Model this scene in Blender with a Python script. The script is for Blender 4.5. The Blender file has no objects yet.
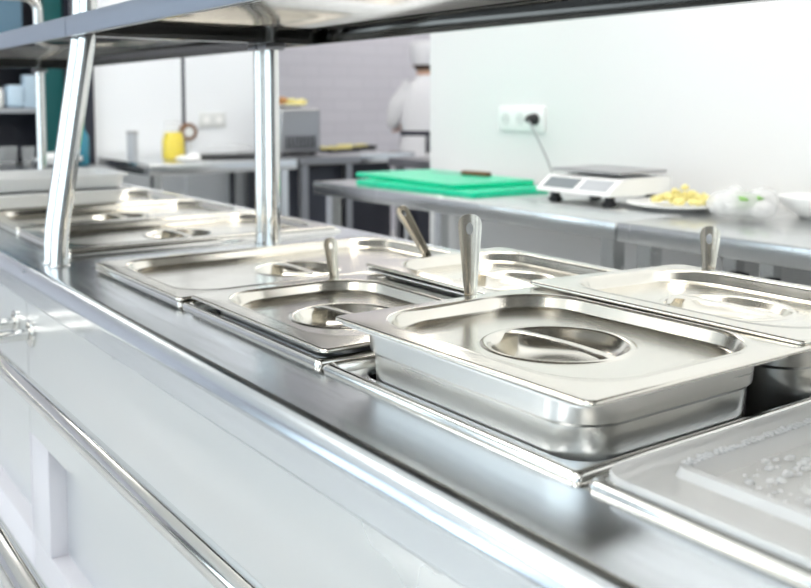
import bpy, bmesh, math, random
from mathutils import Vector, Matrix
random.seed(7)
PI = math.pi
ZC = 0.92                     # height of the serving counter's top above the floor
scn = bpy.context.scene
COL = scn.collection

# ------------------------------------------------------------------ materials
def mat(name, col, rough=0.5, metal=0.0, **k):
    m = bpy.data.materials.new(name); m.use_nodes = True
    b = m.node_tree.nodes['Principled BSDF']
    b.inputs['Base Color'].default_value = (*col, 1)
    b.inputs['Roughness'].default_value = rough
    b.inputs['Metallic'].default_value = metal
    for key, v in k.items():
        b.inputs[key.replace('_', ' ')].default_value = v
    return m

def vary(m, scale=(4, 4, 4), nscale=6, rough=(0.15, 0.25), bump=0.0, detail=4, col=None):
    nt = m.node_tree; N = nt.nodes; L = nt.links; b = N['Principled BSDF']
    tc = N.new('ShaderNodeTexCoord'); mp = N.new('ShaderNodeMapping'); nz = N.new('ShaderNodeTexNoise')
    mp.inputs['Scale'].default_value = scale
    nz.inputs['Scale'].default_value = nscale; nz.inputs['Detail'].default_value = detail
    L.new(tc.outputs['Object'], mp.inputs[0]); L.new(mp.outputs[0], nz.inputs['Vector'])
    mr = N.new('ShaderNodeMapRange'); mr.inputs[1].default_value = .3; mr.inputs[2].default_value = .7
    mr.inputs[3].default_value = rough[0]; mr.inputs[4].default_value = rough[1]
    L.new(nz.outputs[0], mr.inputs[0]); L.new(mr.outputs[0], b.inputs['Roughness'])
    if bump:
        bp = N.new('ShaderNodeBump'); bp.inputs['Strength'].default_value = bump; bp.inputs['Distance'].default_value = .001
        L.new(nz.outputs[0], bp.inputs['Height']); L.new(bp.outputs[0], b.inputs['Normal'])
    if col:
        cr = N.new('ShaderNodeMix'); cr.data_type = 'RGBA'
        cr.inputs[6].default_value = (*col[0], 1); cr.inputs[7].default_value = (*col[1], 1)
        L.new(nz.outputs[0], cr.inputs[0]); L.new(cr.outputs[2], b.inputs['Base Color'])
    return m

M = {}
M['top'] = vary(mat('counter_steel', (.75, .79, .83), .2, 1), (20, 1.0, 20), 4, (.16, .24), 0)
M['lid'] = vary(mat('lid_steel', (.86, .825, .75), .2, 1), (3, 3, 3), 5, (.16, .24), .015)
M['pan'] = vary(mat('pan_steel', (.84, .825, .79), .25, 1), (2, 2, 30), 4, (.27, .33), 0)
M['bead'] = mat('well_rim_steel', (.80, .79, .76), .14, 1)
M['tank'] = mat('tank_steel_baked_shade', (.06, .06, .07), .35, 1)  # near-black base puts the shade inside the wells into the steel's colour
M['ladle'] = mat('ladle_steel', (.60, .56, .49), .24, 1)
M['chrome'] = mat('polished_tube', (.78, .775, .75), .09, 1)
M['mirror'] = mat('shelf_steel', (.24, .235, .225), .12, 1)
M['lip'] = mat('shelf_lip_satin', (.42, .48, .56), .32, 1)
M['panel'] = vary(mat('front_panel_satin', (.80, .82, .83), .3, .75), (1, 1, 1), 3, (.26, .34))
M['frame'] = mat('front_frame_enamel', (.76, .74, .78), .35, 0)
M['bench'] = vary(mat('bench_steel', (.72, .73, .73), .22, 1), (2, 30, 2), 4, (.18, .28), .02)
M['bench_dark'] = mat('dark_bench_steel', (.30, .30, .31), .3, 1)
M['white_wall'] = mat('white_glossy_wall', (.82, .815, .81), .22, 0)
M['panel_wall'] = mat('white_panel_wall', (.90, .92, .95), .3)
M['ceiling'] = mat('ceiling_paint', (.88, .87, .84), .8, 0)
M['white'] = mat('white_plastic', (.93, .93, .92), .35)
M['offwhite'] = mat('cream_plastic', (.74, .75, .74), .4)
M['black'] = mat('black_rubber', (.015, .015, .017), .45)
M['dark'] = mat('dark_panel', (.02, .022, .035), .4)
M['grey'] = mat('grey_plastic', (.35, .35, .36), .45)
M['lgrey'] = mat('light_grey', (.42, .44, .47), .45)
M['display'] = mat('display_grey', (.14, .17, .19), .4)
M['green'] = mat('green_board', (.0, .60, .33), .3)
M['teal'] = mat('teal_panel', (.02, .13, .13), .3)
M['blue'] = mat('blue_grey_glass', (.10, .19, .27), .15)
M['cyan'] = mat('blue_bottle', (.05, .24, .33), .25)
M['paleblue'] = mat('pale_blue_carton', (.62, .78, .92), .4)
M['yellow'] = mat('yellow_juice', (.85, .66, .0), .3)
M['food'] = vary(mat('yellow_food', (.80, .66, .12), .6), (30, 30, 30), 8, (.5, .7), 0, 4, ((.84, .68, .12), (.86, .82, .48)))
M['brown'] = mat('brown_handle', (.20, .10, .05), .5)
M['cloth'] = mat('white_cotton', (.90, .89, .92), .85)
M['apron'] = mat('dark_apron', (.03, .03, .05), .8)
M['trousers'] = mat('magenta_trousers', (.28, .04, .14), .8)
M['skin'] = mat('skin', (.62, .38, .27), .55)
M['hair'] = mat('dark_hair', (.06, .035, .02), .6)
M['leaf'] = mat('green_leaf', (.20, .42, .10), .6)
M['oven'] = mat('oven_steel', (.42, .42, .43), .38, 1)

def tile_mat():
    m = mat('lilac_grey_tiles', (.58, .57, .62), .35)
    nt = m.node_tree; N = nt.nodes; L = nt.links
    tc = N.new('ShaderNodeTexCoord'); mp = N.new('ShaderNodeMapping'); br = N.new('ShaderNodeTexBrick')
    mp.inputs['Rotation'].default_value = (PI/2, 0, 0)
    br.inputs['Color1'].default_value = (.69, .675, .73, 1); br.inputs['Color2'].default_value = (.66, .645, .70, 1)
    br.inputs['Mortar'].default_value = (.61, .60, .65, 1); br.inputs['Scale'].default_value = 1
    br.inputs['Brick Width'].default_value = .3; br.inputs['Row Height'].default_value = .1
    br.inputs['Mortar Size'].default_value = .006
    L.new(tc.outputs['Object'], mp.inputs[0]); L.new(mp.outputs[0], br.inputs['Vector'])
    L.new(br.outputs['Color'], N['Principled BSDF'].inputs['Base Color'])
    return m
M['tiles'] = tile_mat()
def floor_mat():
    m = mat('grey_floor_tiles', (.35, .35, .36), .35)
    nt = m.node_tree; N = nt.nodes; L = nt.links
    tc = N.new('ShaderNodeTexCoord'); br = N.new('ShaderNodeTexBrick')
    br.offset = 0
    br.inputs['Color1'].default_value = (.70, .70, .69, 1); br.inputs['Color2'].default_value = (.66, .66, .65, 1)
    br.inputs['Mortar'].default_value = (.2, .2, .2, 1); br.inputs['Scale'].default_value = 1
    br.inputs['Brick Width'].default_value = .4; br.inputs['Row Height'].default_value = .4; br.inputs['Mortar Size'].default_value = .005
    L.new(tc.outputs['Object'], br.inputs['Vector']); L.new(br.outputs['Color'], N['Principled BSDF'].inputs['Base Color'])
    return m
M['floor'] = floor_mat()
def emit(name, col, s):
    m = bpy.data.materials.new(name); m.use_nodes = True; nt = m.node_tree
    e = nt.nodes.new('ShaderNodeEmission'); e.inputs[0].default_value = (*col, 1); e.inputs[1].default_value = s
    nt.links.new(e.outputs[0], nt.nodes['Material Output'].inputs[0]); return m
M['daylight'] = emit('window_daylight', (.78, .91, 1.0), 4.4)  # glow of the unseen panes added on the dining side
M['dining'] = mat('dining_wall', (.22, .23, .24), .7)
M['lamp'] = emit('added_lamp_diffuser', (1, .98, .945), 9.0)  # glow of the added ceiling lamps, all out of view
def clear(name, tint, rough, whiteness):
    m = bpy.data.materials.new(name); m.use_nodes = True; nt = m.node_tree; N = nt.nodes; L = nt.links
    b = N['Principled BSDF']; b.inputs['Base Color'].default_value = (*tint, 1); b.inputs['Roughness'].default_value = rough
    tr = N.new('ShaderNodeBsdfTransparent'); mx = N.new('ShaderNodeMixShader')
    mx.inputs[0].default_value = whiteness
    L.new(tr.outputs[0], mx.inputs[1]); L.new(b.outputs[0], mx.inputs[2]); L.new(mx.outputs[0], N['Material Output'].inputs[0])
    return m
M['poly'] = clear('frosted_polycarbonate', (.97, .97, .96), .14, .40)
M['film'] = clear('plastic_film', (.95, .95, .95), .2, .5)
M['glass'] = clear('thin_glass', (.9, .92, .92), .05, .10)
M['drop'] = mat('water', (.95, .96, .97), .03, 0, Transmission_Weight=.6, IOR=1.33)

# ------------------------------------------------------------------ mesh helpers
def obj(name, bm, m, parent=None, smooth=35, solid=0, off=-1, wn=False):
    bmesh.ops.recalc_face_normals(bm, faces=bm.faces[:]) if not solid else None
    me = bpy.data.meshes.new(name); bm.to_mesh(me); bm.free()
    ms = m if isinstance(m, (list, tuple)) else [m]
    for x in ms: me.materials.append(x)
    if smooth:
        me.shade_smooth(); me.set_sharp_from_angle(angle=math.radians(smooth))
    o = bpy.data.objects.new(name, me); COL.objects.link(o)
    if parent: o.parent = parent
    if wn and smooth:
        w_ = o.modifiers.new('normals', 'WEIGHTED_NORMAL'); w_.keep_sharp = True; w_.weight = 90
    if solid:
        s = o.modifiers.new('thickness', 'SOLIDIFY'); s.thickness = solid; s.offset = off
    return o
def tag(o, label, cat, group=None, kind=None):
    o['label'] = label; o['category'] = cat
    if group: o['group'] = group
    if kind: o['kind'] = kind
    return o
def thing(name, label, cat, loc=(0, 0, 0), rz=0, group=None):
    o = bpy.data.objects.new(name, None); COL.objects.link(o)
    o.empty_display_size = .05
    o.location = loc; o.rotation_euler = (0, 0, rz)
    return tag(o, label, cat, group)
def struct(name, bm, m, label, cat):
    o = obj(name, bm, m, None, 0); o['kind'] = 'structure'; o['label'] = label; o['category'] = cat; return o
def dup(root, loc, rz, label, group=None):
    r = root.copy(); COL.objects.link(r); r.location = loc; r.rotation_euler = (0, 0, rz); r['label'] = label
    if group: r['group'] = group
    for ch in list(root.children):
        c = ch.copy(); COL.objects.link(c); c.parent = r
        for g in list(ch.children):
            d = g.copy(); COL.objects.link(d); d.parent = c
    return r
def box(bm, x0, x1, y0, y1, z0, z1, bev=0, seg=2):
    vs = [bm.verts.new((x, y, z)) for z in (z0, z1) for y in (y0, y1) for x in (x0, x1)]
    fs = [bm.faces.new([vs[i] for i in q]) for q in ((0, 2, 3, 1), (4, 5, 7, 6), (0, 1, 5, 4), (2, 6, 7, 3), (0, 4, 6, 2), (1, 3, 7, 5))]
    if bev:
        es = set(e for f in fs for e in f.edges)
        bmesh.ops.bevel(bm, geom=list(es), offset=bev, segments=seg, profile=.5, affect='EDGES')
    return bm
def bx(*a, bev=0, seg=2): return box(bmesh.new(), *a, bev=bev, seg=seg)
def rr(x0, x1, y0, y1, r, z, n=8):
    r = max(1e-5, min(r, (x1-x0)/2-1e-5, (y1-y0)/2-1e-5)); out = []
    for cx, cy, a0 in ((x1-r, y1-r, 0), (x0+r, y1-r, PI/2), (x0+r, y0+r, PI), (x1-r, y0+r, 1.5*PI)):
        for k in range(n+1):
            a = a0+PI/2*k/n; out.append((cx+r*math.cos(a), cy+r*math.sin(a), z))
    return out
def rre(x0, x1, y0, y1, r, z, n=8, m=6):
    """rounded rectangle with m extra points along every straight edge"""
    p = rr(x0, x1, y0, y1, r, z, n); out = []; k = n+1
    for c in range(4):
        arc = p[c*k:(c+1)*k]; a, b = Vector(arc[-1]), Vector(p[((c+1)*k) % len(p)])
        out += arc + [tuple(a.lerp(b, (q+1)/(m+1))) for q in range(m)]
    return out
def loft(bm, loops, cap0=False, cap1=False, closed=True):
    L = [[bm.verts.new(p) for p in lp] for lp in loops]
    for a, b in zip(L, L[1:]):
        n = len(a)
        for i in range(n if closed else n-1):
            j = (i+1) % n
            bm.faces.new((a[i], a[j], b[j], b[i]))
    if cap0: bm.faces.new(list(reversed(L[0])))
    if cap1: bm.faces.new(L[-1])
    return L
def lathe(bm, prof, c=(0, 0, 0), n=32, cap0=True, cap1=True, sx=1, sy=1):
    loops = [[(c[0]+r*sx*math.cos(2*PI*k/n), c[1]+r*sy*math.sin(2*PI*k/n), c[2]+z) for k in range(n)] for r, z in prof]
    loft(bm, loops, cap0, cap1); return bm
def tube(bm, pts, r, n=16, caps=True):
    pts = [Vector(p) for p in pts]; loops = []; up = None
    for i, p in enumerate(pts):
        d = (pts[min(i+1, len(pts)-1)]-pts[max(i-1, 0)]).normalized()
        if up is None:
            up = d.orthogonal().normalized()
        up = (up-d*up.dot(d)).normalized(); s = d.cross(up)
        rr_ = r[i] if isinstance(r, (list, tuple)) else r
        loops.append([tuple(p+(up*math.cos(2*PI*k/n)+s*math.sin(2*PI*k/n))*rr_) for k in range(n)])
    loft(bm, loops, caps, caps); return bm
def bez(p, n=24):
    """Catmull-Rom through the points"""
    p = [Vector(q) for q in p]; q = [2*p[0]-p[1]]+p+[2*p[-1]-p[-2]]; out = []
    for i in range(1, len(q)-2):
        for k in range(n):
            t = k/n; a, b, c, d = q[i-1], q[i], q[i+1], q[i+2]
            out.append(.5*((2*b)+(c-a)*t+(2*a-5*b+4*c-d)*t*t+(3*b-a-3*c+d)*t**3))
    out.append(p[-1]); return out
def fillet(pts, r, n=6):
    pts = [Vector(p) for p in pts]; out = [pts[0]]
    for a, b, c in zip(pts, pts[1:], pts[2:]):
        u = (a-b).normalized(); v = (c-b).normalized(); rr_ = min(r, (a-b).length*.45, (c-b).length*.45)
        s, e = b+u*rr_, b+v*rr_
        for k in range(n+1):
            t = k/n; out.append((1-t)**2*s+2*t*(1-t)*b+t*t*e)
    out.append(pts[-1]); return out
def skin(name, verts, edges, radii, m, parent, sub=2, root=0):
    me = bpy.data.meshes.new(name); me.from_pydata(verts, edges, []); me.update()
    o = bpy.data.objects.new(name, me); COL.objects.link(o); o.parent = parent
    me.materials.append(m)
    md = o.modifiers.new('skin', 'SKIN'); md.use_smooth_shade = True
    for i, r in enumerate(radii):
        sv = me.skin_vertices[0].data[i]
        sv.radius = r if isinstance(r, tuple) else (r, r)
        sv.use_root = (i == root)
    s = o.modifiers.new('smooth', 'SUBSURF'); s.levels = sub; s.render_levels = sub
    return o

# ------------------------------------------------------------------ the setting
XW, YW = 2.10, 2.80        # face of the white wall behind the benches, and where that wall ends
struct('floor', bx(-4, 7, -4, 8, -.1, 0), M['floor'], 'grey tiled kitchen floor', 'floor')
struct('ceiling', bx(-4, 7, -4, 8, 3.0, 3.1), M['ceiling'], 'white kitchen ceiling with added lamps', 'ceiling')
struct('wall_right', bx(XW, XW+.14, -4, YW, 0, 3.0), M['white_wall'], 'glossy white wall behind the prep benches', 'wall')
bm = bx(1.462, 1.925, 4.7, 4.8, .86, 3.0); struct('wall_left', bm, M['panel_wall'], 'white wall panel left of the dark seam', 'wall')
bm = bx(1.945, 2.38, 4.7, 4.8, 0, 3.0); box(bm, 1.46, 1.945, 4.72, 4.8, 0, .86); struct('wall_middle', bm, M['panel_wall'], 'white wall panel right of the dark seam', 'wall')
struct('trim_1', bx(1.925, 1.945, 4.705, 4.8, .86, 3.0), M['dark'], 'dark vertical seam between two white wall panels', 'trim')
struct('trim_2', bx(1.40, 1.462, 4.66, 4.80, 0, 3.0), M['dark'], 'dark upright at the left end of the white wall', 'trim')
struct('wall_back', bx(-4, 7, 7.2, 7.3, 0, 3.0), M['tiles'], 'lilac grey tiled wall of the back room', 'wall')
struct('wall_side', bx(6.9, 7, YW, 7.2, 0, 3.0), M['tiles'], 'tiled side wall of the back room', 'wall')

# dining side: unseen wall, its glowing windows added for the steel to mirror, and the near end wall
bm = bmesh.new(); box(bm, -3.7, -3.6, -4, 8, 2.75, 3.0); box(bm, -3.7, -3.6, -4, 8, 0, .35)
WIN = [(-3.5+1.5*k, -2.68+1.5*k) for k in range(7)]
edges = [-4]+[v for w_ in WIN for v in w_]+[8]
for a, b in zip(edges[::2], edges[1::2]): box(bm, -3.7, -3.6, a, b, .35, 2.75)
struct('wall_front', bm, M['dining'], 'dining room wall between the added windows', 'wall')
for k, (a, b) in enumerate(WIN):
    struct('window_%d' % (k+1), bx(-3.69, -3.66, a, b, .35, 2.75), M['daylight'], 'unseen added daylight window of the dining side', 'window')
struct('wall_near', bx(-3.6, XW, -3.6, -3.5, 0, 3.0), M['dining'], 'near end wall of the kitchen', 'wall')

# unseen ceiling lamps, added to brighten the room and be mirrored in the steel
lamp = None
lamps = [(-.45, .5), (-.5, 2.5), (-2.2, .4), (-2.2, 2.6), (1.6, -1.4), (-.8, -1.9), (1.3, 3.6), (3.4, 4.4), (4.9, 6.3), (5.6, 4.6), (.6, 5.6), (2.3, 3.3), (1.25, 1.7), (1.1, .2)]
for i, (x, y) in enumerate(lamps):
    if lamp is None:
        lamp = thing('added_ceiling_light', 'square white ceiling lamp panel, unseen, added for light', 'added ceiling light', (x, y, 2.62), 0, 'added ceiling lamp panels')
        obj('diffuser', bx(-.29, .29, -.29, .29, .0, .06, bev=.01), M['lamp'], lamp, 30)
        for a in (-.2, .2):
            bm = bmesh.new(); tube(bm, [(a, 0, .061), (a, 0, .379)], .005, 10); obj('hanger', bm, M['chrome'], lamp, 60)
    else:
        dup(lamp, (x, y, 2.62), 0, 'square white ceiling lamp panel, unseen, added for light')

# ------------------------------------------------------------------ serving counter modules
PITCH = .346; X0, X1 = .452, .992; XF, XB = .362, 1.035
def module(y0, y1, wells, label, s0=.098):
    """all lengths local: y measured from y0"""
    t = thing('serving_counter', label, 'serving counter', (0, y0, 0))
    L = y1-y0
    # worktop: flat strips round the wells, rolled front edge, turned-down lip
    bm = bmesh.new()
    ys = [0]+[w-y0 for w in wells]+[L]
    z = ZC
    prof = [(XF+.012, -.050), (XF+.002, -.048), (XF, -.044)]+[(XF+.021-.021*math.cos(a), -.021+.021*math.sin(a)) for a in [PI/2*k/12 for k in range(13)]]+[(X0, 0)]
    loft(bm, [[(px, yy, z+pz) for px, pz in prof] for yy in (0, L)], closed=False)
    prof = [(X1, 0), (XB-.008, 0), (XB-.002, -.002), (XB, -.008), (XB, -.045)]
    loft(bm, [[(px, yy, z+pz) for px, pz in prof] for yy in (0, L)], closed=False)
    for a, b in ((0, ys[1]), (ys[-2], L)):
        bm.faces.new([bm.verts.new((x, y, z)) for x, y in ((X0, a), (X1, a), (X1, b), (X0, b))])
    for y in (0, L):   # end plates
        bm.faces.new([bm.verts.new((x, y, z+q)) for x, q in ((XF+.004, -.004), (XB-.004, -.004), (XB-.004, -.045), (XF+.004, -.045))])
    obj('worktop', bm, M['top'], t, 40, wn=True)
    # wells
    for a, b in zip(ys[1:-2], ys[2:-1]):
        bm = bmesh.new(); e = .0035
        ring = lambda i, r, zz: rr(X0+i, X1-i, a+i, b-i, r, ZC+zz, 6)
        ring0 = rr(X0, X1, a, b, .0001, ZC, 6)
        loft(bm, [ring0, ring(e, .006, 0), ring(e, .006, .003), ring(e+.002, .006, .0058), ring(e+.005, .006, .0068), ring(e+.008, .005, .0055),
                  ring(e+.010, .005, .002), ring(e+.011, .005, -.004)])
        w = obj('well_rim', bm, M['bead'], t, 50, wn=True)
        bm = bmesh.new()
        hole = lambda d, r, zz: rr(X0+.0335+d, X1-.022-d, a+.0285+d, b-.0170-d, r, ZC+zz, 6)
        loft(bm, [ring(e+.011, .005, -.004), hole(0, .030, -.004), hole(.001, .030, -.009)])
        obj('ledge', bm, M['top'], w, 30, wn=True)
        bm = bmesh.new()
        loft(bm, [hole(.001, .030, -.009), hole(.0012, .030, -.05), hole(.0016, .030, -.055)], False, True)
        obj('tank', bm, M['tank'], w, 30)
    # front: plain upper panel, enamelled frame with two recessed bays, plinth
    xp = .370
    obj('front_panel', bx(xp, xp+.012, 0.0015, L-.0015, ZC-.262, ZC-.046), M['panel'], t, 0)
    ym = [0.0015, s0, L/2-.04, L/2+.04, L-.098, L-.0015]
    for s in ((ym[0], ym[1]), (ym[2], ym[3]), (ym[4], ym[5])):
        obj('stile', bx(xp, xp+.034, s[0], s[1], ZC-.43, ZC-.262, bev=.0015), M['frame'], t)
    obj('bottom_rail', bx(xp, xp+.034, .0015, L-.0015, ZC-.54, ZC-.43, bev=.0015), M['frame'], t)
    for s in ((ym[1], ym[2]), (ym[3], ym[4])):
        obj('recessed_panel', bx(xp+.026, xp+.032, s[0]-.003, s[1]+.003, ZC-.432, ZC-.260), M['panel'], t, 0)
    obj('lower_panel', bx(xp+.01, xp+.02, .0015, L-.0015, .12, ZC-.54), M['panel'], t, 0)
    bm = bx(xp+.02, XB-.01, .002, .012, .12, ZC-.046); box(bm, xp+.02, XB-.01, L-.012, L-.002, .12, ZC-.046); box(bm, XB-.022, XB-.012, .012, L-.012, .12, ZC-.046)
    obj('carcass', bm, M['panel'], t, 0)
    for x in (xp+.06, XB-.06):
        for y in (.06, L-.06):
            f = bmesh.new(); lathe(f, [(.03, 0), (.03, .01), (.02, .02), (.02, .125)], (x, y, 0), 16); obj('foot', f, M['chrome'], t)
    return t
YM = 1.540
NW = [.092, .438, .784, 1.130, 1.476]
FW = [1.605+.346*i for i in range(5)]
module(.027, YM, NW, 'steel serving counter module in front, holding the raised pans and the clear cover')
module(YM+.0005, 3.055, FW, 'steel serving counter module at the far end, behind the leaning post', .010)

# ------------------------------------------------------------------ gantry shelves on posts
def gantry(y0, y1, label):
    t = thing('gantry_shelf', label, 'overshelf', (0, y0, ZC)); L = y1-y0
    zb, zt = .3595, .389; xa, xb = .443, .885
    bm = bmesh.new()
    # folded tray: a sheet with four edges turned down and a short inward return along the bottom
    th = .0012; rt = .014
    out = lambda i, z: rr(xa+i, xb-i, .001+i, L-.001-i, .002, z, 2)
    loft(bm, [out(rt, zb+.0004), out(.0015, zb), out(.0003, zb+.0006), out(0, zb+.003), out(0, zt-.003), out(.001, zt-.0006), out(.003, zt)], False, True)
    loft(bm, [out(rt, zb+.0004), out(rt, zb+.0004+th), out(.0015+th, zb+th), out(th, zb+.003), out(th, zt-.004), out(.004, zt-th)], False, True)
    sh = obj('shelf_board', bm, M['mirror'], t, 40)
    bm = bmesh.new()
    prof = [(xa+.002, zb-.0008), (xa-.001, zb-.0003), (xa-.0018, zb+.002), (xa-.0018, zt-.002), (xa-.0005, zt+.0008), (xa+.012, zt+.0008), (xa+.012, zt+.0001), (xa+.0005, zt+.0001), (xa-.0002, zt-.003), (xa-.0002, zb+.002), (xa+.002, zb-.0001)]
    loft(bm, [[(px, yy, pz) for px, pz in prof] for yy in (.001, L-.001)], True, True)
    obj('front_lip', bm, M['lip'], sh, 40)
    R = .0136; XR = .790
    for y in (.0185, L-.0185):
        pts = fillet([(.416, y, .002), (.4185, y, .052), (.4715, y, .372), (.4740, y, .575), (XR, y, .575), (XR, y, .002)], .05, 8)
        bm = bmesh.new(); tube(bm, pts, R, 20); fr = obj('post_frame', bm, M['chrome'], t, 60)
        for x in (.416, XR):
            bm = bmesh.new(); lathe(bm, [(.0164, .0006), (.0164, .002), (.0152, .0032), (.0137, .0032)], (x, y, 0), 24, True, False)
            obj('base_ring', bm, M['chrome'], fr, 40)
        bm = bx(XR-.020, XR+.020, y-.016, y+.016, zb-.012, zb-.001, bev=.003)
        obj('bracket', bm, M['bench_dark'], fr, 40)
    return t
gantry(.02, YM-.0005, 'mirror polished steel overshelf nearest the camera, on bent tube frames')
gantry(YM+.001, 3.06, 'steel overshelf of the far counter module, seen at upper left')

# ------------------------------------------------------------------ tray slide rails on the front
def rails(y0, y1, label):
    t = thing('tray_slide', label, 'tray rail', (0, y0, ZC)); L = y1-y0
    for x in (.309, .174, .04):
        bm = bmesh.new(); tube(bm, [(x, .004, -.12), (x, .012, -.12), (x, L-.012, -.12), (x, L-.004, -.12)], [.0115, .0125, .0125, .0115], 20)
        obj('rail', bm, M['chrome'], t, 60)
    for y in (.06, L-.025):
        bm = bmesh.new(); tube(bm, [(.3690, y, -.0985), (.03, y, -.0985)], .009, 16)
        b = obj('support_arm', bm, M['chrome'], t, 60)
        bm = bmesh.new(); tube(bm, [(.3695, y, -.0985), (.3655, y, -.0985), (.364, y, -.0985)], [.021, .021, .017], 24)
        obj('wall_flange', bm, M['chrome'], b, 40)
    return t
rails(.03, YM-.004, 'chrome tube tray rails along the front of the nearer counter')
rails(YM+.004, 3.05, 'chrome tube tray rails along the far counter, mostly out of frame at left')

# ------------------------------------------------------------------ food pans, lids, ladles
def pan(w, l, depth, label, loc, group='food pans in the wells'):
    """origin: centre of the pan's bottom; w along x, l along y"""
    t = thing('food_pan', label, 'food pan', loc); D = depth
    hx, hy = w/2, l/2
    R = lambda i, r, z: rr(-hx+i, hx-i, -hy+i, hy-i, r, z, 8)
    bm = bmesh.new()
    loops = [R(.0005, .014, D-.0034), R(0, .015, D-.0026), R(.0004, .015, D-.001), R(.002, .015, D), R(.0085, .024, D), R(.0105, .036, D-.0015), R(.0115, .040, D-.005)]
    zs = D-.024
    loops += [R(.0123, .041, zs), R(.0129, .041, zs-.0006), R(.0150, .041, zs-.0030), R(.0155, .041, zs-.0040)]
    loops += [R(.0175, .041, .012), R(.0205, .040, .005), R(.027, .037, .0008)]
    loft(bm, loops, False, True)
    obj('pan_body', bm, M['pan'], t, 55, wn=True)
    return t
def lid(w, l, label, loc, rot=(0, 0, 0), m='lid', name='pan_lid', cat='pan lid', notch=None):
    """origin: centre of the flange's underside"""
    t = thing(name, label, cat, loc); t.rotation_euler = rot
    hx, hy = w/2, l/2; n = 8
    R = lambda i, r, z: rre(-hx+i, hx-i, -hy+i, hy-i, r, z, n, 12)
    T = .004
    bm = bmesh.new()
    loops = [R(.0025, .006, 0), R(.0006, .007, 0), R(0, .008, .0012), R(.0004, .008, .0030), R(.0022, .007, T), R(.0185, .056, T+.0002), R(.0205, .058, T+.0012), R(.0228, .059, T+.0006), R(.0250, .060, T-.0020),
             R(.0276, .059, T-.0108), R(.0300, .058, T-.0127), R(.0335, .056, T-.0132)]
    zc = T-.0132
    def circ(r, z):
        out = []
        for x, y, _ in loops[-1]:
            a = math.atan2(y, x); out.append((r*math.cos(a), r*math.sin(a), z))
        return out
    loops += [circ(.070, zc), circ(.0685, zc+.0003), circ(.066, zc+.0016), circ(.0635, zc+.0008), circ(.0605, zc-.0010), circ(.0570, zc-.0060), circ(.050, zc-.0115), circ(.038, zc-.0155), circ(.020, zc-.0175)]
    loft(bm, loops, False, True)
    obj('lid_sheet', bm, M[m], t, 50, .0009, wn=True)
    # strap handle across the dished well
    bm = bmesh.new(); prof = []
    for k in range(21):
        v = -1+k/10; y = v*.0632
        zz = zc+.0008+.0022*(1-v*v) - (.0016 if abs(v) > .97 else 0)
        hw = .0055+.0022*abs(v)**3
        hw *= 1.35; prof.append([(-hw, y, zz-.0008), (-hw*.6, y, zz+.0007), (0, y, zz+.0011), (hw*.6, y, zz+.0007), (hw, y, zz-.0008), (0, y, zz-.0004)])
    loft(bm, prof, True, True)
    obj('handle', bm, M[m], t, 60)
    return t
W2, L2 = .252, .325
FLOOR = ZC-.055
def AY(i): return (NW[i]+NW[i+1])/2
cA, cB, cC = AY(1), AY(2), AY(3)
PX1, PX2 = .596, .854
pan(.251, .326, .1020, 'deep steel pan standing tall under the nearest steel lid, its whole front side showing', (.5965, cA+.004, FLOOR))
pan(.251, L2, .1020, 'deep steel pan at the right edge, behind the tall pan nearest the camera', (.854, cA+.006, FLOOR))
pan(.247, .322, .0665, 'low pan in dark shade under the slightly raised lid left of the nearest one', (.5990, cB+.006, FLOOR))
pan(.250, .322, .0790, 'hidden pan behind the low one, its lid end pointing at the leaning ladle handle', (.849, cB+.006, FLOOR))
zA = FLOOR+.1024
LW, LL = .258, .333
lid(.268, .334, 'large steel lid nearest the camera, on the tall pan below the upright ladle', (.597, cA-.0055, zA+.0023), (math.radians(-.42), 0, 0))
lid(.258, LL, 'steel lid at right edge, in front of the pale holed handle', (.8440, cA-.003, zA+.0046), (0, math.radians(1.45), 0))
lid(LW, .330, 'steel lid left of the nearest one, over the dark gap above the counter', (.592, cB-.004, FLOOR+.0672))
lid(.256, .330, 'steel lid with a pointed corner at centre, below the ladle handle leaning left', (.851, cB-.004, FLOOR+.0815), (math.radians(.3), 0, 0))
lidC = lid(.522, .334, 'wide steel lid lying flush in its well, in front of the upright double post', (.713, cC-.008, ZC+.0072))
cD = [(a+b)/2 for a, b in zip(FW, FW[1:])]
for y, s in zip(cD, ('wide flush steel lid just behind the leaning post, nearest on the far counter', 'wide flush steel lid second on the far counter, in front of the white trays', 'wide flush steel lid under the stacked white trays', 'wide flush steel lid at the far end of the counter, behind the white trays')):
    dup(lidC, (.716, y, ZC+.0072), 0, s)

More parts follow.
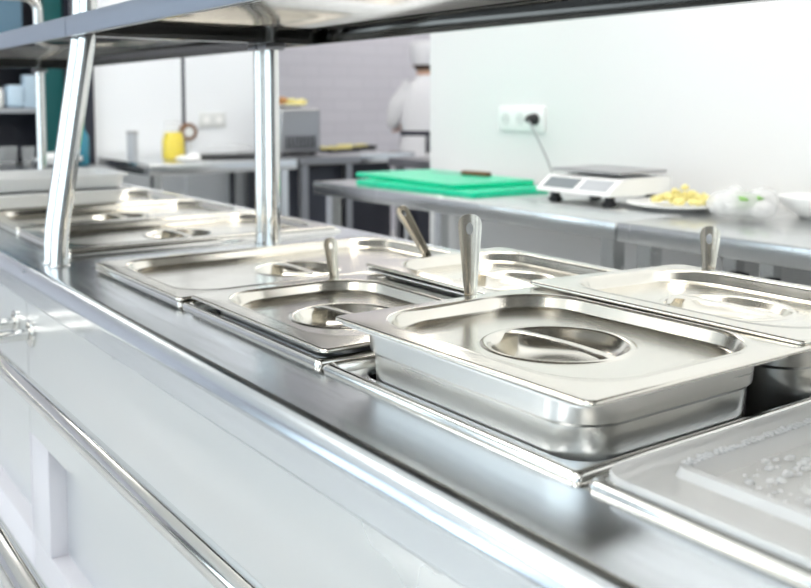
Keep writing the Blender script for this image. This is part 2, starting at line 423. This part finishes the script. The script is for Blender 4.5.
def ladle(p0, d, side, length, w0, w1, label, below=.05, bowl=.028):
    """steel strap handle with a hanging hole; p0 where it comes up past the lid"""
    P = Vector(p0); D = Vector(d).normalized(); S = Vector(side); S = (S-D*S.dot(D)).normalized(); Nn = S.cross(D)
    t = thing('ladle', label, 'ladle', tuple(P-D*below)); O = P-D*below
    def q(u, v, w):
        return tuple(P+D*v+S*u+S.cross(D)*(.0045*(w/.025)*(2*u/w)**2-.0045)-O)        # a shallow channel
    hl = w1*1.25; vh = length-w1*.5
    wd = lambda v: w0+(w1-w0)*max(0, min(1, v/vh))
    def wide(v):                                        # rounded shoulders at the top
        if v < vh: return wd(v)
        k = min(1, (v-vh)/(length-vh)); return wd(v)*max(.02, (1-k**2.6)**(1/2.6))
    bm = bmesh.new(); loops = []; th = .0018
    vs_ = [-below+(vh+below)*k/16 for k in range(17)]+[vh+(length-vh)*math.sin(PI/2*k/10) for k in range(1, 11)]
    for v in vs_:
        w = wide(v); us = (-1, -.85, -.6, -.3, 0, .3, .6, .85, 1)
        f = [q(w/2*u, v, wd(v)) for u in us]; n_ = S.cross(D)
        loops.append(f+[tuple(Vector(p)+n_*th) for p in reversed(f)])
    loft(bm, loops, True, True); bmesh.ops.recalc_face_normals(bm, faces=bm.faces[:])
    h = obj('handle', bm, M['ladle'], t, 0)
    cb = bmesh.new(); vc = length-w1*.62; n = 24; n_ = S.cross(D)
    loft(cb, [[tuple(Vector(q(w1*.15*math.cos(2*PI*k/n), vc+w1*.26*math.sin(2*PI*k/n), w1))+n_*o_) for k in range(n)] for o_ in (-.02, .02)], True, True)
    bmesh.ops.recalc_face_normals(cb, faces=cb.faces[:])
    cut = obj('cutter', cb, M['pan'], t, 0)
    md = h.modifiers.new('eye', 'BOOLEAN'); md.operation = 'DIFFERENCE'; md.object = cut; md.solver = 'EXACT'
    bpy.context.view_layer.update()
    me = bpy.data.meshes.new_from_object(h.evaluated_get(bpy.context.evaluated_depsgraph_get()))
    h.modifiers.clear(); h.data = me; me.shade_smooth(); me.set_sharp_from_angle(angle=math.radians(40)); bpy.data.objects.remove(cut)
    bm = bmesh.new(); lathe(bm, [(bowl*math.cos(a), -bowl*.35*math.sin(a)) for a in [PI/2*k/8 for k in range(8)]], (0, 0, 0), 24, False, True)
    o = obj('bowl', bm, M['lid'], t, 60, .001)
    o.location = (0, -.055, -.028)
    return t
yA = cA+.1660; yB = cB+.1640; rA = FLOOR+.1026; rB = FLOOR+.0822
ladle((.637, yA, rA), (-.02, 0, 1), (.81, -.58, 0), .090, .0125, .0250, 'tall upright ladle handle with a hole, behind the nearest steel lid', -.0002, .02)
ladle((.838, yB, rB), (-.64, .02, 1), (.8, -.5, .4), .092, .0125, .0195, 'ladle handle leaning left, in front of the dark gap under the bench', -.0002, .015)
ladle((.676, yB, FLOOR+.0672), (-.12, .0, 1), (.81, -.58, 0), .058, .0125, .0185, 'short curled ladle handle beside the dished grip of the wide flush lid', -.0002, .015)
ladle((.9790, .733, rA), (.02, 0, 1), (.81, -.58, 0), .056, .015, .0250, 'pale ladle handle with a small hole, behind the lid at right edge', -.0002, .02)

# clear ribbed plastic cover bottom right
def clear_cover(label, loc, w, l):
    t = thing('clear_cover', label, 'pan lid', loc); hx, hy = w/2, l/2; n = 10
    R = lambda i, r, z: rr(-hx+i, hx-i, -hy+i, hy-i, r, z, n)
    bm = bmesh.new()
    loops = [R(.002, .022, 0), R(0, .023, .001), R(0, .023, .004), R(.0015, .022, .0058), R(.009, .020, .0062), R(.011, .019, .0055), R(.034, .010, .0055),
             R(.0365, .009, .0115), R(.042, .008, .0120), R(.046, .007, .0050), R(.0485, .006, .0015), R(.088, .012, .0010), R(.090, .012, .0040), R(.0935, .012, .0045)]
    loft(bm, loops, False, True)
    obj('cover_sheet', bm, M['poly'], t, 40, .0016, wn=True)
    bm = bmesh.new()
    loft(bm, [rr(-hx+.066, -hx+.150, -.014, .030, .012, .0050, 8), rr(-hx+.067, -hx+.149, -.013, .029, .012, .0062, 8), rr(-hx+.069, -hx+.147, -.011, .027, .011, .0066, 8)], True, True)
    obj('grip_tab', bm, M['poly'], t, 40)
    return t
cZ = AY(0)
clear_cover('clear frosted plastic cover with water beads at the bottom right corner', (.7215, cZ, ZC+.0070), .524, .331)
pan(.498, .306, .0580, 'steel pan beneath the clear frosted cover at bottom right', (.728, cZ+.004, FLOOR))
bm = bmesh.new()
hx, hy = .262, .1655
for _ in range(700):
    x = -hx+.050+random.random()*.30; y = hy-.050-random.random()*.20
    top = hy-.082 < y < hy-.054 and x > -hx+.059; left = -hx+.058 < x < -hx+.078 and y < hy-.054
    if not (top or left): continue
    r = random.choice((.0012, .0017, .0022, .0028))*random.uniform(.8, 1.3)
    zz = .0021
    sx = random.uniform(.8, 1.8)
    lathe(bm, [(r, 0), (r*.94, r*.35), (r*.65, r*.68), (r*.2, r*.82)], (x, y, zz), 10, False, True, sx, 1)
for _ in range(420):
    x = -hx+.040+random.random()*.3; y = hy-.0385-random.random()*.006
    r = random.uniform(.0008, .0022)
    lathe(bm, [(r, 0), (r*.85, r*.4), (r*.3, r*.6)], (x, y, .0126), 8, False, True)
o = obj('water_droplets', bm, M['drop'], None, 60); o.location = (.7215, cZ, ZC+.0082)
tag(o, 'beads of water scattered on the clear plastic cover', 'water droplets', None, 'stuff')

# white plastic trays stacked on the far lids
def tub(w, l, h, label, loc, rz):
    t = thing('plastic_tray', label, 'tray', loc, rz, 'white plastic trays on the far counter'); hx, hy = w/2, l/2
    R = lambda i, r, z: rr(-hx+i, hx-i, -hy+i, hy-i, r, z, 8)
    bm = bmesh.new()
    loft(bm, [R(.022, .03, 0), R(.016, .034, .003), R(.008, .036, h-.006), R(0, .04, h-.005), R(0, .04, h), R(.004, .038, h+.001), R(.012, .034, h), R(.020, .032, .006), R(.026, .03, .004)], True, True)
    obj('tray_shell', bm, M['white'], t, 50, wn=True); return t
tub(.44, .27, .034, 'lower of two white plastic trays stacked on the far counter', (.575, 2.40, ZC+.0130), .02)
tub(.44, .27, .034, 'upper white plastic tray, on top of the stack on the far counter', (.585, 2.415, ZC+.0130+.0365), -.02)

# ------------------------------------------------------------------ prep benches along the white wall
def bench(x0, x1, y0, y1, h, label, m='bench', apron=.045, legs=True, shelf=False, name='prep_table', legw=.018):
    cx, cy = (x0+x1)/2, (y0+y1)/2
    t = thing(name, label, 'work table', (cx, cy, 0)); a, b = (x1-x0)/2, (y1-y0)/2
    obj('table_top', bx(-a, a, -b, b, h-apron, h, bev=.004), M[m], t, 40)
    for sx in (-1, 1):
        for sy in (-1, 1):
            lx, ly = sx*(a-.05), sy*(b-.05)
            l = obj('leg', bx(lx-legw, lx+legw, ly-legw, ly+legw, .03, h-apron), M[m], t, 0)
            f = bmesh.new(); lathe(f, [(.02, 0), (.02, .006), (.012, .012), (.012, .032)], (lx, ly, 0), 12); obj('foot', f, M['black'], l, 40)
    if shelf: obj('under_shelf', bx(-a+.03, a-.03, -b+.03, b-.03, .16, .19, bev=.003), M[m], t, 40)
    return t
bench(1.548, XW-.012, 1.402, 2.70, ZC, 'steel prep bench against the white wall, under the green boards and the scale', apron=.040)
bench(1.548, XW-.012, -.60, 1.398, ZC, 'steel prep bench at the right edge, under the plate, bag and bowl', apron=.042, shelf=True)
t = thing('floor_stand', 'dark stand with two uprights under the prep bench, seen beside the pale ladle handle', 'stand', (1.86, 1.27, .192))
obj('base', bx(-.04, .04, -.08, .08, 0, .02, bev=.004), M['black'], t)
for y, w_ in ((-.045, .014), (.04, .020)): obj('upright', bx(-.012, .012, y-w_, y+w_, .0205, .60, bev=.003), M['black'], t)

# cutting boards and knife
def board(loc, rz, label, w=.30, l=.55):
    t = thing('cutting_board', label, 'cutting board', loc, rz, 'green cutting boards on the bench')
    bm = bmesh.new(); hx, hy = w/2, l/2
    R = lambda i, r, z: rr(-hx+i, hx-i, -hy+i, hy-i, r, z, 6)
    loft(bm, [R(.002, .010, 0), R(0, .012, .002), R(0, .012, .0125), R(.002, .010, .0145)], True, True)
    obj('board', bm, M['green'], t, 40); return t
board((1.765, 2.26, ZC), math.radians(3), 'lower green plastic cutting board, sticking out below the other')
board((1.800, 2.345, ZC+.0147), math.radians(-3), 'upper green plastic cutting board with the knife on it')
t = thing('kitchen_knife', 'kitchen knife with a brown handle lying on the green cutting board', 'knife', (1.885, 2.34, ZC+.0296), math.radians(8))
bm = bmesh.new(); loft(bm, [[(-.010*s, y, z) for z, s in ((0, 1), (.0015, 1))]+[(.012*s2, y, z) for z, s2 in ((.0015, 1), (0, 1))] for y in (0, .06, .11)] + [[(.010, .16, 0), (.010, .16, .0015), (.012, .16, .0015), (.012, .16, 0)]], True, True)
obj('blade', bm, M['bench'], t, 30); obj('handle', bx(-.011, .011, -.11, .0, 0, .014, bev=.004), M['brown'], t)

# electronic scale
t = thing('kitchen_scale', 'white electronic price scale with a steel plate, plugged in by the wall', 'scale', (1.745, 1.728, ZC), math.radians(0))
t.scale = (.95, .95, .95)
bm = bmesh.new()
pr_ = [(0, .026), (.0, .034), (.045, .066), (.06, .070), (.235, .070), (.24, .066), (.24, .028), (.235, .026)]
loft(bm, [[(x, y, z) for x, z in pr_] for y in (-.135, -.13, .13, .135)], True, True)
body = obj('scale_body', bm, M['white'], t, 30)
def slope_patch(name, y0, y1, a, b, m):
    p = lambda k: (.0+.045*k, .034+.032*k)
    bm = bmesh.new(); q = [p(a), p(b)]; nx, nz = -.58*.0015, .81*.0015
    loft(bm, [[(q[0][0], y, q[0][1]), (q[1][0], y, q[1][1]), (q[1][0]+nx, y, q[1][1]+nz), (q[0][0]+nx, y, q[0][1]+nz)] for y in (y0, y1)], True, True)
    return obj(name, bm, m, t, 0)
slope_patch('display', .0, .118, .12, .9, M['display']); slope_patch('keypad', -.118, -.018, .12, .9, M['lgrey'])
obj('weighing_plate', bx(.050, .238, -.125, .125, .080, .089, bev=.003), M['grey'], t)
bm = bmesh.new(); lathe(bm, [(.02, .07), (.02, .082)], (.15, 0, 0), 16); obj('pillar', bm, M['black'], t)
for x in (.04, .20):
    for y in (-.10, .10):
        f = bmesh.new(); lathe(f, [(.02, 0), (.02, .006), (.014, .010), (.014, .026)], (x, y, 0), 16); obj('foot', f, M['black'], t, 40)

# outlet with plug, cord
t = thing('wall_outlet', 'white triple wall outlet above the bench, a black plug in it', 'outlet', (XW, 2.30, ZC+.203))
obj('outlet_plate', bx(-.012, 0, -.108, .108, -.040, .040, bev=.004), M['white'], t)
for k in (-1, 0, 1):
    bm = bmesh.new(); tube(bm, [(-.0125, k*.071, 0), (-.014, k*.071, 0)], [.021, .020], 24)
    s = obj('socket', bm, M['offwhite'], t, 40)
    for d in (-.0095, .0095):
        bm = bmesh.new(); tube(bm, [(-.0138, k*.071+d, 0), (-.0146, k*.071+d, 0)], .0028, 10); obj('pin_hole', bm, M['grey'], s, 40)
t = thing('power_cord', 'grey cord with a black plug, hanging from the outlet down to the scale', 'power cord', (XW-.0150, 2.229, ZC+.203))
bm = bmesh.new(); tube(bm, [(0, 0, 0), (-.010, 0, 0), (-.028, 0, 0), (-.036, 0, -.004)], [.019, .0185, .013, .007], 20); obj('plug', bm, M['black'], t, 40)
a = Vector((XW-.0150, 2.229, ZC+.203)); pts = [a+Vector((-.034, 0, -.004)), (2.052, 2.21, ZC+.185), (2.044, 2.14, ZC+.10), (2.04, 2.09, ZC+.03), (2.03, 2.03, ZC+.004), (2.03, 1.93, ZC+.004), (2.01, 1.868, ZC+.03), (2.01, 1.8615, ZC+.038)]
bm = bmesh.new(); tube(bm, [p-a for p in bez(pts, 10)], .0032, 10); obj('cable', bm, M['grey'], t, 60)

# plate of chopped food, bag, bowl
def plate(loc, r, label, m='white', name='plate'):
    o = obj(name, lathe(bmesh.new(), [(r*.55, 0), (r*.6, .002), (r, .014), (r, .0165), (r*.97, .017), (r*.62, .006), (r*.3, .0052)], (0, 0, 0), 40), M[m], None, 40)
    o.location = loc; return tag(o, label, 'plate')
def blob(bm, c, r, n=2, amp=.25, sq=1.0):
    s = bmesh.ops.create_icosphere(bm, subdivisions=n, radius=1)
    for v in s['verts']:
        k = 1+amp*(random.random()-.5)
        v.co = Vector((c[0]+v.co.x*r[0]*k, c[1]+v.co.y*r[1]*k, c[2]+v.co.z*r[2]*k))
plate((1.865, 1.490, ZC), .122, 'white plate of yellow chopped food, to the right of the scale')
bm = bmesh.new()
for _ in range(60):
    a = random.random()*2*PI; r = .072*math.sqrt(random.random()); h = .012+.035*(1-r/.075)*random.random()
    blob(bm, (r*math.cos(a), r*math.sin(a), h), (.012, .010, .008), 1, .5)
o = obj('chopped_food', bm, M['food'], None, 0); o.location = (1.875, 1.480, ZC+.009); tag(o, 'heap of chopped yellow food on the plate beside the scale', 'food', None, 'stuff')
bm = bmesh.new()
for c, r in (((0, 0, .030), (.10, .075, .030)), ((-.05, .03, .034), (.06, .06, .030)), ((.06, -.02, .036), (.06, .05, .032)), ((.0, -.06, .022), (.05, .05, .022)), ((.02, .05, .05), (.03, .03, .022))):
    blob(bm, c, r, 4, .10)
t = thing('plastic_bag', 'crumpled clear plastic bag of greens, between the plate and the bowl', 'bag', (1.825, 1.278, ZC+.002))
t.scale = (.72, .68, .95)
obj('film', bm, M['film'], t, 60)
bm = bmesh.new()
for _ in range(14): blob(bm, (random.uniform(-.06, .06), random.uniform(-.05, .04), random.uniform(.02, .05)), (.018, .022, .007), 2, .5)
obj('greens', bm, M['leaf'], t, 0)
o = obj('bowl', lathe(bmesh.new(), [(.05, 0), (.055, .003), (.088, .028), (.098, .044), (.098, .047), (.094, .047), (.083, .030), (.05, .008)], (0, 0, 0), 40), M['white'], None, 40)
o.location = (1.985, 1.185, ZC); tag(o, 'white bowl on the bench at the right edge', 'bowl')

# ------------------------------------------------------------------ tables at the back left
bench(1.475, 2.20, 3.98, 4.66, ZC-.01, 'steel table against the white wall panels, under the yellow jug', name='prep_table', apron=.05)
bench(2.21, 2.56, 3.98, 4.66, ZC-.005, 'narrow steel table beside the jug table, under the grey oven', name='prep_table', apron=.04, m='bench_dark')
bench(.86, 1.395, 4.15, 4.85, ZC-.03, 'dark edged table under the rack at far left', m='bench_dark', apron=.04)
o = obj('under_cabinet', bx(-.125, .125, -.27, .25, 0, .865, bev=.006), M['dark'], None); o.location = (2.36, 4.33, 0)
tag(o, 'dark cabinet under the table with the grey oven', 'cabinet')
# oven with vents
t = thing('grill_oven', 'grey steel grill oven with slots, on the table behind the upright post', 'oven', (2.345, 4.33, ZC-.005))
obj('oven_body', bx(-.115, .115, -.13, .13, .008, .232, bev=.015, seg=3), M['oven'], t)
for k in range(8): obj('vent_slot', bx(-.085+k*.022, -.076+k*.022, -.1335, -.129, .03, .095), M['black'], t, 0)
for x in (-.08, .08):
    for y in (-.1, .1): obj('foot', bx(x-.012, x+.012, y-.012, y+.012, 0, .009), M['black'], t, 0)
plate((2.345, 4.33, ZC-.005+.2325), .105, 'white plate of yellow food on top of the grey oven')
bm = bmesh.new()
for _ in range(40):
    a = random.random()*2*PI; r = .075*math.sqrt(random.random()); blob(bm, (r*math.cos(a), r*math.sin(a), .018+.02*random.random()), (.018, .014, .010), 1, .4)
o = obj('sliced_food', bm, M['food'], None, 0); o.location = (2.355, 4.33, ZC-.005+.2365); tag(o, 'yellow sliced food on the plate on top of the oven', 'food', None, 'stuff')
bm = bmesh.new(); blob(bm, (0, 0, .020), (.030, .022, .020), 3, .08); o = obj('bread_roll', bm, mat('crust', (.45, .22, .08), .7), None, 60); o.location = (2.285, 4.285, ZC-.005+.2325+.017); tag(o, 'brown roll at the left of the plate on the oven', 'bread')
# jug, container, tray with cover, cloth
zt = ZC-.01
t = thing('juice_jug', 'clear jug of yellow juice on the far left table', 'jug', (1.695, 4.25, zt))
obj('juice', lathe(bmesh.new(), [(.046, .004), (.052, .02), (.050, .09), (.038, .128)], (0, 0, 0), 28), M['yellow'], t, 40)
obj('jug_wall', lathe(bmesh.new(), [(.050, 0), (.056, .02), (.054, .09), (.041, .135), (.036, .165), (.040, .175), (.037, .175), (.033, .165)], (0, 0, 0), 28, True, False), M['glass'], t, 40)
bm = bmesh.new(); tube(bm, fillet([(.050, 0, .10), (.085, 0, .11), (.080, 0, .04), (.052, 0, .035)], .02), .006, 10); obj('handle', bm, M['glass'], t, 60)
t = thing('wall_gauge', 'small round dark rimmed gauge on the white wall above the jug', 'gauge', (1.948, 4.7, ZC+.105), 0)
bm = bmesh.new(); tube(bm, [(0, 0, 0), (0, -.03, 0), (0, -.034, 0)], [.046, .046, .042], 28); obj('rim', bm, M['brown'], t, 40)
bm = bmesh.new(); tube(bm, [(0, -.034, 0), (0, -.0355, 0)], .026, 24); obj('face', bm, M['offwhite'], t, 40)
t = thing('tall_canister', 'pale grey canister left of the yellow jug', 'canister', (1.512, 4.28, zt))
obj('canister_body', lathe(bmesh.new(), [(.023, 0), (.024, .004), (.024, .118), (.022, .122)], (0, 0, 0), 24), M['lgrey'], t, 40); obj('lid', lathe(bmesh.new(), [(.0255, .122), (.0255, .134), (.022, .137)], (0, 0, 0), 24), M['grey'], t, 40)
t = thing('covered_tray', 'dark oval tray under a clear dome, right of the yellow jug', 'tray', (1.965, 4.24, zt))
obj('tray_base', lathe(bmesh.new(), [(.13, 0), (.16, .008), (.165, .016), (.16, .018), (.13, .006)], (0, 0, 0), 40, True, True, 1, .75), M['black'], t, 40)
obj('dome', lathe(bmesh.new(), [(.155, .018), (.145, .034), (.11, .052), (.06, .064), (.015, .068)], (0, 0, 0), 40, False, True, 1, .75), M['glass'], t, 60)
bm = bmesh.new()
for c, r in (((0, 0, .010), (.06, .05, .010)), ((.03, .01, .018), (.03, .03, .016)), ((-.03, -.01, .014), (.03, .03, .012))): blob(bm, c, r, 3, .2)
o = obj('kitchen_cloth', bm, M['white'], None, 60); o.location = (1.715, 4.12, zt+.001); tag(o, 'crumpled white cloth in front of the yellow jug', 'cloth')
t = thing('wall_outlet', 'faint white double outlet on the far white wall panel', 'outlet', (2.09, 4.7, ZC+.165))
obj('outlet_plate', bx(-.075, .075, -.012, 0, -.04, .04, bev=.004), M['offwhite'], t)
for k in (-1, 1):
    bm = bmesh.new(); tube(bm, [(k*.036, -.0125, 0), (k*.036, -.014, 0)], .02, 20); obj('socket', bm, M['white'], t, 40)

# rack at far left
t = thing('storage_rack', 'dark open storage rack with a pale shelf, at far left', 'rack', (1.10, 5.15, 0))
obj('back_panel', bx(-.45, .31, .10, .13, 0, 2.4), M['dark'], t, 0)
obj('side_panel', bx(-.48, -.45, -.20, .13, 0, 2.4), M['dark'], t, 0); obj('side_panel', bx(.31, .34, -.20, .13, 0, 2.4), M['dark'], t, 0)
obj('shelf', bx(-.45, .21, -.18, .10, ZC+.205, ZC+.228), M['lgrey'], t, 0)
obj('shelf', bx(-.45, .21, -.18, .10, ZC-.10, ZC-.08), M['bench_dark'], t, 0)
obj('upper_door', bx(-.45, .11, -.20, -.17, ZC+.50, 2.4), M['blue'], t, 0)
obj('hanging_panel', bx(.215, .305, -.18, -.15, .3, 2.4), M['teal'], t, 0)
obj('shelf', bx(-.45, .21, -.18, .10, ZC+.46, ZC+.48), M['bench_dark'], t, 0)
for k, (x, w, h, lab) in enumerate(((1.10-.02, .10, .10, 'white folded pack on the rack shelf at left edge'), (1.10+.085, .085, .115, 'white folded pack beside the first, left of the far post'))):
    o = obj('paper_pack', bx(-w/2, w/2, -.06, .06, 0, h, bev=.02, seg=3), M['paleblue'] if k else M['white'], None); o.location = (x, 5.06, ZC+.229); tag(o, lab, 'pack', 'packs on the rack')
o = obj('carton', bx(-.035, .035, -.03, .03, 0, .165, bev=.004), M['paleblue'], None); o.location = (1.26, 5.05, ZC+.229); tag(o, 'pale blue carton on the rack shelf, between the two posts', 'carton')
for k, (x, y, lab) in enumerate(((.98, 4.5, 'glass tumbler at the left edge of the dark edged table'), (1.045, 4.55, 'second glass tumbler from the left edge, on the dark edged table'), (1.10, 4.46, 'third glass tumbler, beside the far post'))):
    o = obj('glass_tumbler', lathe(bmesh.new(), [(.022, 0), (.026, .004), (.032, .09), (.030, .09), (.024, .008)], (0, 0, 0), 20), M['glass'], None, 40); o.location = (x, y, ZC-.03); tag(o, lab, 'glass', 'tumblers on the far table')
bm = bmesh.new(); blob(bm, (0, 0, .03), (.10, .07, .03), 3, .25); o = obj('kitchen_cloth', bm, M['white'], None, 60); o.location = (1.21, 4.40, ZC-.027); tag(o, 'crumpled pale cloth between the two posts at far left', 'cloth')
t = thing('spray_bottle', 'blue bottle between the leaning post and the white wall panel', 'bottle', (1.325, 4.42, ZC-.03))
obj('bottle_body', lathe(bmesh.new(), [(.028, 0), (.032, .006), (.032, .13), (.014, .165), (.012, .185)], (0, 0, 0), 24), M['cyan'], t, 40); obj('cap', lathe(bmesh.new(), [(.015, .185), (.015, .215), (.010, .22)], (0, 0, 0), 20), M['teal'], t, 40)

# ------------------------------------------------------------------ back room: chef's table, trays, chef
bench(3.02, 3.72, 5.12, 6.0, ZC-.07, 'grey steel table with the black trays, left of the cook', m='bench', apron=.06, shelf=True)
o = obj('under_cabinet', bx(-.28, .28, -.26, .26, 0, .585, bev=.006), M['dark'], None); o.location = (3.36, 5.55, .194)
tag(o, 'grey cabinet unit under the table with black trays', 'cabinet')
bench(3.02, 3.9, 3.86, 4.42, ZC-.05, 'dark steel table in front of the cook, its corner beside the wall end', m='bench_dark', apron=.05)
o = obj('under_cabinet', bx(-.36, .36, -.20, .20, 0, .80, bev=.006), M['dark'], None); o.location = (3.46, 4.14, 0)
tag(o, 'dark cabinet under the table in front of the cook', 'cabinet')
for k, (x, y, lab) in enumerate(((3.30, 5.45, 'black tray of yellow food, left one beside the cook'), (3.58, 5.68, 'black tray of yellow food nearest the hand of the cook'))):
    t = thing('baking_tray', lab, 'tray', (x, y, ZC-.07), .3, 'black trays of food beside the cook')
    bm = bmesh.new(); R = lambda i, z: rr(-.16+i, .16-i, -.11+i, .11-i, .02, z, 5)
    loft(bm, [R(.012, 0), R(0, .022), R(.002, .024), R(.014, .004)], True, True); obj('tray_shell', bm, M['black'], t, 40)
    bm = bmesh.new()
    for _ in range(26): blob(bm, (random.uniform(-.10, .10), random.uniform(-.06, .06), .024), (.024, .02, .012), 1, .4)
    o = obj('baked_food', bm, M['food'], None, 0); o.location = (x, y, ZC-.07); tag(o, 'yellow food in the '+('left' if k == 0 else 'right')+' black tray by the cook', 'food', None, 'stuff')

t = thing('person', 'cook in white jacket and cap, dark apron strings, back turned, at the table', 'person', (4.05, 5.46, 0), math.radians(-28))
# local: x to the right, y forward (away from the camera)
V = [(0, 0, .90), (0, .01, 1.02), (0, .02, 1.14), (0, .0, 1.26), (0, .0, 1.335), (0, .025, 1.40), (0, .045, 1.475), (0, .03, 1.53),
     (-.135, 0, 1.255), (-.205, .0, 1.14), (-.225, .03, 1.03), (-.19, .15, 1.01), (-.155, .235, 1.0),
     (.135, 0, 1.255), (.205, .0, 1.14), (.225, .03, 1.03), (.17, .15, 1.01), (.10, .235, 1.0),
     (-.085, 0, .84), (-.095, .01, .45), (-.095, -.02, .09), (-.10, .10, .035),
     (.085, 0, .84), (.095, .01, .45), (.095, -.02, .09), (.10, .10, .035)]
Ed = [(0, 1), (1, 2), (2, 3), (3, 4), (4, 5), (5, 6), (6, 7), (3, 8), (8, 9), (9, 10), (10, 11), (11, 12), (3, 13), (13, 14), (14, 15), (15, 16), (16, 17),
      (0, 18), (18, 19), (19, 20), (20, 21), (0, 22), (22, 23), (23, 24), (24, 25)]
Rd = [(.13, .10), (.12, .09), (.125, .095), (.11, .08), (.052, .052), (.055, .06), (.078, .092), (.065, .075)] + [.040, .042, .038, .032, .026]*2 + [.08, .055, .04, .03]*2
# fingers and thumb
def hand(ix, sx):
    b = len(V)
    wx, wy, wz = V[ix]
    for k, (dx, l) in enumerate(((-.030, .065), (-.011, .075), (.009, .070), (.028, .055))):
        p = len(V)
        V.extend([(wx+dx, wy+.045, wz-.005), (wx+dx*1.1, wy+.045+l*.55, wz-.015), (wx+dx*1.1, wy+.045+l, wz-.045)])
        Ed.extend([(ix, p), (p, p+1), (p+1, p+2)]); Rd.extend([.011, .0095, .008])
    p = len(V); V.extend([(wx-.04*sx, wy+.015, wz-.01), (wx-.058*sx, wy+.045, wz-.03)]); Ed.extend([(ix, p), (p, p+1)]); Rd.extend([.012, .009])
hand(12, -1); hand(17, 1)
skin('body', V, Ed, Rd, M['skin'], t, 1, 0)
def ell(cx, cy, z, a, b, n=28): return [(cx+a*math.cos(2*PI*k/n), cy+b*math.sin(2*PI*k/n), z) for k in range(n)]
bm = bmesh.new()
loft(bm, [ell(0, .0, .70, .205, .155), ell(0, .0, .80, .200, .15), ell(0, .005, .93, .172, .128), ell(0, .01, .965, .165, .122), ell(0, .01, 1.02, .172, .125), ell(0, .015, 1.12, .185, .13), ell(0, .01, 1.22, .190, .122), ell(0, .0, 1.285, .165, .098), ell(0, .0, 1.32, .11, .075), ell(0, .005, 1.345, .068, .066), ell(0, .01, 1.37, .062, .064)], False, False)
jk = obj('jacket', bm, M['cloth'], t, 60)
for s in (-1, 1):
    skin('sleeve', [(s*.12, 0, 1.262), (s*.165, 0, 1.235), (s*.207, 0, 1.14), (s*.228, .03, 1.03), (s*.205, .10, 1.018)], [(0, 1), (1, 2), (2, 3), (3, 4)], [.070, .076, .064, .056, .052], M['cloth'], jk, 1, 1)
    skin('trouser_leg', [(s*.075, 0, .88), (s*.09, 0, .72), (s*.098, .008, .45), (s*.098, -.02, .13), (s*.098, -.02, .08)], [(0, 1), (1, 2), (2, 3), (3, 4)], [.095, .092, .075, .068, .068], M['trousers'], t, 1, 1)
    bm = bmesh.new(); loft(bm, [rr(s*.10-.045, s*.10+.045, -.075, .165, .04, z, 5) for z in (0, .02)]+[rr(s*.10-.04, s*.10+.04, -.07, .15, .038, .055, 5), rr(s*.10-.035, s*.10+.035, -.065, .05, .03, .09, 5)], True, True); obj('shoe', bm, M['black'], t, 50)
bm = bmesh.new(); loft(bm, [ell(0, .01, z, a, b) for z, a, b in ((.945, .1735, .131), (.947, .1765, .134), (.978, .174, .131), (.980, .171, .128))]); obj('apron_string', bm, M['apron'], t, 60)
bm = bmesh.new(); box(bm, -.016, .002, -.146, -.136, .80, .965, bev=.003); box(bm, .006, .022, -.150, -.138, .83, .965, bev=.003); obj('apron_tie', bm, M['apron'], t, 40)
bm = bmesh.new()
rows = []
for z, a, b in ((.50, .245, .19), (.70, .228, .178), (.93, .187, .142), (.975, .182, .137)):
    rows.append([(a*math.cos(q), .0+b*math.sin(q), z) for q in [math.radians(25)+math.radians(130)*k/24 for k in range(25)]])
loft(bm, rows, closed=False); obj('apron', bm, M['apron'], t, 60, .004)
bm = bmesh.new(); loft(bm, [ell(0, .045, 1.442, .088, .104), ell(0, .042, 1.46, .094, .110), ell(0, .036, 1.52, .106, .118), ell(0, .028, 1.572, .110, .120), ell(0, .022, 1.600, .095, .104), ell(0, .02, 1.608, .05, .06)], False, True); obj('cap', bm, M['cloth'], t, 60)
bm = bmesh.new(); loft(bm, [ell(0, .020, 1.405, .060, .060), ell(0, .026, 1.43, .078, .082), ell(0, .036, 1.465, .0835, .096)], True, False); obj('hair', bm, M['hair'], t, 60)
bm = bmesh.new(); blob(bm, (0, .142, 1.47), (.014, .02, .022), 2, 0); obj('nose', bm, M['skin'], t, 60)
for s in (-1, 1):
    bm = bmesh.new(); blob(bm, (s*.082, .05, 1.465), (.010, .02, .032), 2, 0); obj('ear', bm, M['skin'], t, 60)
    bm = bmesh.new(); blob(bm, (s*.032, .128, 1.492), (.013, .008, .009), 2, 0); obj('eye', bm, M['white'], t, 60)
bm = bmesh.new(); blob(bm, (0, .130, 1.428), (.024, .008, .007), 2, 0); obj('mouth', bm, mat('lips', (.5, .2, .18), .5), t, 60)

# ------------------------------------------------------------------ light, world, camera
w = bpy.data.worlds.new('daylight'); scn.world = w; w.use_nodes = True
w.node_tree.nodes['Background'].inputs[0].default_value = (.84, .92, 1.0, 1)
w.node_tree.nodes['Background'].inputs[1].default_value = 1.0

cam = bpy.data.cameras.new('camera'); co = bpy.data.objects.new('camera', cam); COL.objects.link(co)
F_PX = 956.0
cam.sensor_fit = 'HORIZONTAL'; cam.sensor_width = 36; cam.lens = F_PX*36/811
cam.shift_y = -116/811; cam.clip_start = .02; cam.clip_end = 60
co.location = (0, 0, ZC+.255)
co.rotation_euler = (math.radians(90-4.5), 0, -math.radians(35.4))
cam.dof.use_dof = True; cam.dof.focus_distance = .90; cam.dof.aperture_fstop = 7.0
scn.camera = co

vs = scn.view_settings
vs.view_transform = 'Standard'; vs.look = 'None'; vs.exposure = -0.2; vs.gamma = 1.0; vs.use_curve_mapping = False
scn.cycles.use_denoising = True
scn.cycles.max_bounces = 10; scn.cycles.transparent_max_bounces = 12
scn.cycles.sample_clamp_indirect = 6.0
